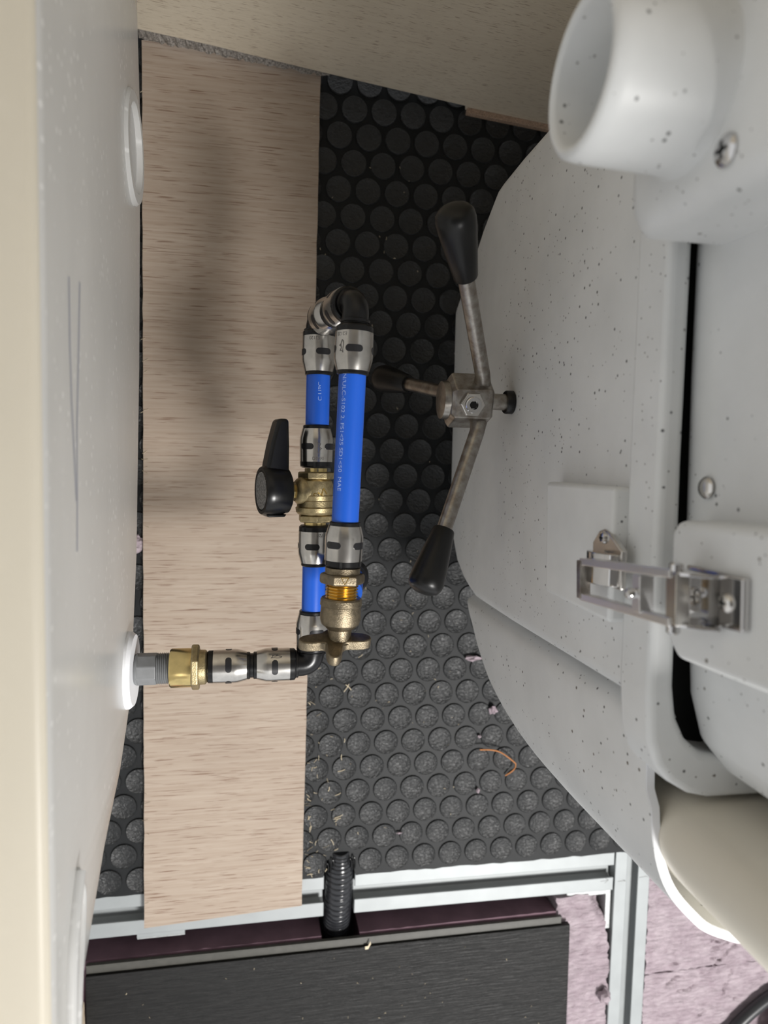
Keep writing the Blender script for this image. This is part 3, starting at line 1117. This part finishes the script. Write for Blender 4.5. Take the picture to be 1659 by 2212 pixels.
# rim of the bin with the dark gasket gap
rim_out = [(173.5, 205), (173.5, 60), (173.5, -100), (175, -122), (179, -134), (186, -142), (196, -148), (206, -150.5), (236, -151), (470, -151)]
rim_in = [(470, -126), (236, -127), (212, -131), (201, -129), (193, -122), (188, -112), (186, -98), (184.5, 0), (184.5, 205)]
prism('rim', rim_out + rim_in, 361, 388, 'toilet', tl, bev=3.5, seg=4)
prism('gasket', [(183, 205), (183, -120), (196, -134), (470, -134), (470, 205)], 366, 371, 'black_matte', tl)
shell = [(187.5, 206), (188.5, 40), (190, -40), (194.5, -85), (196, -104), (202, -124), (214, -138), (240, -150), (300, -150.5), (470, -150.5), (470, 206)]
rings = []
for z, ins in ((380, 3.0), (384, 0.8), (390, 0), (440, -0.5), (590, 2), (632, 8), (640, 16)):
    cx, cy = 340, 20
    rings.append([(x + (ins if x < cx else -ins), y + (ins if y < cy else -ins), z) for x, y in shell])
loft('upper_shell', rings, 'toilet', tl, ang=30, bev=4, seg=4, bang=20)

# latch pads
prism('latch_pad', [(-10.5, 286), (-73, 290), (-74.5, 363), (-10.5, 363)], 166.4, 185, 'toilet', tl, 'yzx', bev=2.2, seg=3)
prism('latch_pad', [(-22, 405), (-27, 400), (-72, 401), (-79, 408), (-76, 480), (-20, 480)], 172, 196, 'toilet', tl, 'yzx', bev=5, seg=4)

# vent housing and port
rings = []
for x, ins in ((150, 9), (151, 5), (153.5, 2), (157, 0), (235, 0)):
    rings.append([(x, y, z) for y, z in rrect(89 + ins, 235 - ins, 391 + ins, 540 - ins, 14, 6)])
vh = loft('vent_housing', rings, 'toilet', tl, ang=50)
port = lathe('vent_port', [(0, 30), (3, 28.4), (6, 27.9), (37, 27.2), (41.2, 26.6), (43.0, 24.6), (43, 23.0), (41.2, 21.6), (4, 20.8)], (152, 131, 432), (-1, 0.015, 0), 'toilet', tl, n=64, ang=60)
lathe('port_floor', [(0, 21.8), (1, 21.8)], (150.4, 131, 432), (-1, 0, 0), 'bottle', port, n=40)
tube('dark_hair', smooth_path([(109, 156.3, 440), (112, 158.2, 439.5), (117, 157.8, 440), (121, 157.6, 440)], 6), 0.7, 'black_matte', port, n=8)


def screw(name, o, d, r, mat, parent, cross=True):
    s = lathe(name, [(0, r), (0.6, r), (1.6, r * 0.8), (2.0, r * 0.45)], o, d, mat, parent, n=28)
    if cross:
        D, u, w = basis(d)
        O = Vector(o) + D * 1.75
        for a, b in ((u, w), (w, u)):
            v = [O + a * (s1 * r * 0.55) + b * (s2 * r * 0.13) + D * h for h in (0, 0.35) for s1 in (-1, 1) for s2 in (-1, 1)]
            mk('cross_recess', v, [(0, 1, 3, 2), (4, 6, 7, 5), (0, 4, 5, 1), (2, 3, 7, 6), (1, 5, 7, 3), (0, 2, 6, 4)], 'black_matte', s, smooth=False)
    return s


screw('housing_screw', (149.8, 101, 455), (-1, 0, 0), 5.2, 'chrome', tl)
screw('shell_bolt', (188.3, -9.0, 399.5), (-1, 0, 0), 4.6, 'steel', tl, False)

# draw latch
ca = prism('catch_plate', [(-30.5, 357), (-32, 352), (-38, 346), (-57, 347), (-57, 374), (-39, 374), (-31.5, 361)], 165.4, 168.4, 'steel', tl, 'yzx', bev=0.7)
prism('catch_hook', [(165.5, 372), (162, 370), (158.6, 364), (157.6, 357), (159.4, 352), (162, 351.5), (162.6, 355), (161.4, 358), (162.6, 363), (165.5, 365)], -41, -56, 'chrome', ca, 'xzy', bev=0.5)
screw('catch_screw', (165.6, -34.6, 357.5), (-1, 0, 0), 3.0, 'chrome', ca)
bl = []
bail = [(157, -47.2, 352), (157, -48.5, 351), (157, -61.5, 352), (157, -63.0, 353.5)]


def bar(name, p, q, w1, w2, mat, parent, ref=(1, 0, 0)):
    p, q = Vector(p), Vector(q)
    d, u, w = basis(q - p, ref)
    r1 = [p + u * a * w1 + w * b * w2 for a, b in ((-1, -1), (1, -1), (1, 1), (-1, 1))]
    r2 = [q + u * a * w1 + w * b * w2 for a, b in ((-1, -1), (1, -1), (1, 1), (-1, 1))]
    return loft(name, [r1, r2], mat, parent, smooth=False, bev=0.4, seg=2)


lb = prism('latch_plate', [(-38.5, 417), (-38.5, 450), (-57.5, 451), (-60.5, 418)], 168.6, 172.0, 'chrome', tl, 'yzx', bev=0.9)
screw('plate_screw', (168.8, -50, 423), (-1, 0, 0), 3.6, 'steel', lb)
screw('plate_screw', (168.8, -48.8, 442), (-1, 0, 0), 3.6, 'steel', lb)
bar('bail_arm', (157, -46.4, 354), (158, -40.6, 426), 2.2, 1.7, 'latch_metal', lb)
bar('bail_arm', (157, -63.0, 355.5), (158, -59.0, 427), 2.2, 1.7, 'latch_metal', lb)
bar('bail_end', (157, -45.8, 354), (157, -63.8, 355.5), 2.6, 2.2, 'steel_worn', lb)
bar('cross_bar', (158, -44.6, 404.5), (158, -59.8, 405.5), 3.2, 3.0, 'latch_metal', lb)
lathe('ball_pin', [(0, 1.6), (1.5, 2.2), (3, 2.4), (4.4, 1.9), (5.2, 0.6)], (155.5, -52.2, 404.5), (-1, 0, 0), 'chrome', lb, n=20)
for y0, s in ((-39.6, 1), (-60.4, -1)):
    prism('cheek', [(160, 420), (157, 424), (157.5, 429), (164, 436), (170, 438), (170, 420)], y0, y0 - s * 1.4, 'chrome', lb, 'xzy', bev=0.3)
    lathe('pivot', [(0, 2.6), (2.6, 2.6), (3.2, 2.0)], (158.5, y0, 426), (0, s, 0), 'chrome', lb, n=20)
bar('pivot_bar', (159.5, -40, 426), (159.5, -60, 427), 3.0, 3.4, 'steel', lb)

# crank handle
HY, HZ = 41.0, 200.0
hub = lathe('crank_hub', [(0, 15.0), (2.5, 18.6), (26.5, 18.6), (28.5, 16.4)], (130.5, HY, HZ), (1, 0, 0), 'steel_worn', tl, n=6, ref=(0, math.cos(math.radians(12.4)), math.sin(math.radians(12.4))), smooth=False, bev=0.8)
lathe('hub_washer', [(-4.5, 10), (-4.0, 12.6), (0.4, 13.0)], (130.5, HY, HZ), (1, 0, 0), 'steel_worn', hub, n=36)
lathe('shaft', [(0, 5.6), (24, 5.6)], (157, HY, HZ), (1, 0, 0), 'steel_worn', hub, n=32)
lathe('shaft_seal', [(0, 7.4), (0.8, 8.0), (5.2, 8.0)], (171.8, HY, HZ), (1, 0, 0), 'black', hub, n=36)
na = math.radians(102.4)
nd = Vector((0, math.cos(na), math.sin(na)))
no = Vector((143.5, HY, HZ)) + nd * 15.9
nut = lathe('hub_nut', [(0, 8.6), (2.6, 8.6), (3.4, 7.8)], no, nd, 'steel', hub, n=6, ref=(1, 0, 0), smooth=False, bev=0.4)
lathe('set_screw', [(3.0, 5.4), (4.6, 5.4), (5.0, 4.9), (5.0, 2.9), (3.6, 2.7)], no, nd, 'chrome', hub, n=32)
lathe('hex_socket', [(3.7, 2.6), (4.2, 2.6)], no, nd, 'black_matte', hub, n=6, smooth=False)
for a in (42.4, 162.4, 282.4):
    ra = math.radians(a)
    e = Vector((0, math.cos(ra), math.sin(ra)))
    base = Vector((0, HY, HZ))
    p0 = base + e * 13 + Vector((152.5, 0, 0))
    p1 = base + e * 22 + Vector((150.5, 0, 0))
    p2 = base + e * 104 + Vector((117.5, 0, 0))
    tube('crank_arm', [p0, p0.lerp(p1, 0.5), p1, p1.lerp(p2, 0.5), p2], [6.0, 5.4, 5.0, 5.0, 5.0], 'steel_worn', hub, n=28)
    kd = (p2 - p1).normalized()
    lathe('grip_knob', [(0, 5.2), (0, 6.6), (1.0, 7.2), (16, 9.2), (30, 11.0), (36, 11.4), (39.5, 10.8), (42, 9.0), (43.6, 6.0), (44.2, 2)], p1 + kd * 72, kd, 'knob', hub, n=40, ang=50)

# ------------------------------------------------------------------ cream bottle in the cradle
bp = smooth_path([(236, -153.5, 0), (212, -154.5, 0), (198, -158.5, 0), (191, -167, 0), (190.6, -178, 0), (199.5, -193, 0), (214, -204, 0), (240, -209, 0), (300, -211, 0), (452, -211, 0)], 4)
bp = [(p.x, p.y) for p in bp] + [(452, -153.5)]
rings = []
for z, ins in ((190, 8), (194, 2), (200, 0), (330, 0), (480, -2), (492, 3), (498, 10)):
    rings.append([(x + (ins if x < 260 else -ins), y + (ins if y < -180 else (-max(ins, 0) if y > -160 else 0)), z) for x, y in bp])
tag(loft('liquids_bottle', rings, 'bottle', None, ang=40), 'smooth cream plastic bottle sitting in the toilet front cradle', 'bottle')

# ================================================================== loose bits
wire = smooth_path([(228, -286.5, 8), (240, -287, 9), (250, -290, 10), (262, -299, 10), (266, -304, 9), (264.5, -311, 6), (258, -317.5, 2.3)], 5)
tag(tube('copper_wire', wire, 0.75, 'copper', None, n=8), 'short bent copper wire lying on the studs near the toilet', 'wire')


def crumb(c, size, label, seed, flat=0.6, z=1.4):
    bm = bmesh.new()
    bmesh.ops.create_icosphere(bm, subdivisions=2, radius=1)
    vs = []
    for v in bm.verts:
        k = 1 + 0.7 * noise.noise(v.co * 1.6 + Vector((seed, 0, 0)))
        vs.append((c[0] + v.co.x * size[0] * k, c[1] + v.co.y * size[1] * k, z + size[2] * 0.9 + v.co.z * size[2] * k))
    fs = [tuple(w.index for w in f.verts) for f in bm.faces]
    bm.free()
    return tag(mk('foam_crumb', vs, fs, 'foam', None, smooth=False), label, 'foam scrap', 'pink foam crumbs')


crumb((219, -194.5), (8.5, 2.6, 3), 'longest twisted pink foam crumb, poking out from under the toilet', 1.0)
crumb((242, -248), (4, 4.4, 3), 'pink foam crumb at the toilet edge above the copper wire', 2.0)
crumb((229, -275), (2.2, 1.6, 1.5), 'small pink foam crumb beside the end of the copper wire', 3.0)
crumb((229, -331), (1.5, 2.8, 1.6), 'upright sliver of pink foam below the copper wire', 4.0)
crumb((149, -369), (2.8, 1.0, 1.2), 'tiny pink foam crumb near the floor edge above the rail', 5.0)
crumb((379, -571), (7, 7, 6), 'rounded pink foam lump clinging to the crossing rail', 6.0, z=-4.2)
crumb((198, 101), (4.5, 5, 2.5), 'dusky pink foam crumb in shadow behind the crank arm', 7.0)
crumb((166, -94), (2.6, 1.8, 1.2), 'little pink foam crumb left of the lower crank knob', 8.0)
crumb((-97, -80), (4.2, 8, 4), 'brownish pink foam lump in the gap beside the tank', 9.0, z=0.8)

# wood shavings and dust: nobody could count them
vs, fs = [], []


def sliver(x, y, z, L, w, a, lift=0.4):
    d = Vector((math.cos(a), math.sin(a), 0))
    s = Vector((-d.y, d.x, 0)) * w
    m = Vector((x, y, z + lift))
    e0, e1 = m - d * L / 2, m + d * L / 2 + Vector((s.x * 3, s.y * 3, lift))
    b = len(vs)
    for p in (e0, m, e1):
        vs.extend([p - s, p + s, p + Vector((0, 0, 0.3))])
    for k in (0, 3):
        for q in range(3):
            r_ = (q + 1) % 3
            fs.append((b + k + q, b + k + r_, b + k + 3 + r_, b + k + 3 + q))


for i in range(70):
    x = 58 + abs(random.gauss(0, 1)) * 18
    y = -405 + random.random() ** 1.6 * 330
    sliver(x, y, 1.55, 2 + random.random() * 5, 0.16 + random.random() * 0.2, random.random() * 6.3)
for i in range(70):
    sliver(62 + random.random() * 150, -400 + random.random() * 700, 1.55, 0.8 + random.random() * 1.6, 0.12 + random.random() * 0.22, random.random() * 6.3)
for i in range(40):
    sliver(-140 + random.random() * 460, -600 + random.random() * 112, 4.3, 0.7 + random.random() * 1.4, 0.12 + random.random() * 0.18, random.random() * 6.3)
for i in range(45):
    s = 1 if random.random() < 0.4 else 0
    sliver((55 + random.random() * 3) if s else (-92 + random.random() * 3), -425 + random.random() * 760, 6.7, 2 + random.random() * 4, 0.14, random.random() * 1.2 - 0.6)
for x, y, L, a in ((94, -220, 9, 0.9), (96, -219, 8, 2.2), (90, -302, 7, 0.1), (101, -152, 9, 0.1), (88, -348, 8, 0.2), (119, -483.5, 6, 0.1)):
    sliver(x, y, 4.4 if y < -480 else 1.6, L, 0.35 if y > -480 else 1.6, a)
shv = mk('wood_shavings', vs, fs, 'fiber', None, smooth=False)
shv['kind'] = 'stuff'
tag(shv, 'pale wood shavings and dust scattered over floor, strip and plank', 'shavings')

# cable and red piece in the lower right corner
cb = smooth_path([(500, -680, 3), (530, -640, 2), (560, -612, 2), (600, -590, 2), (640, -585, 2), (700, -600, 2)], 6)
tag(tube('black_cable', cb, 6.5, 'cable', None, n=14), 'thick black cable curving over the foam in the lower right corner', 'cable')
rp = thing('red_strip', 'dark red strip at the lower right corner beside the cable', 'strip', (590, -640, 0))
prism('strip', [(578, -626), (588, -596), (640, -600), (640, -700), (560, -700)], 9.5, 16, 'red', rp, bev=1.5)
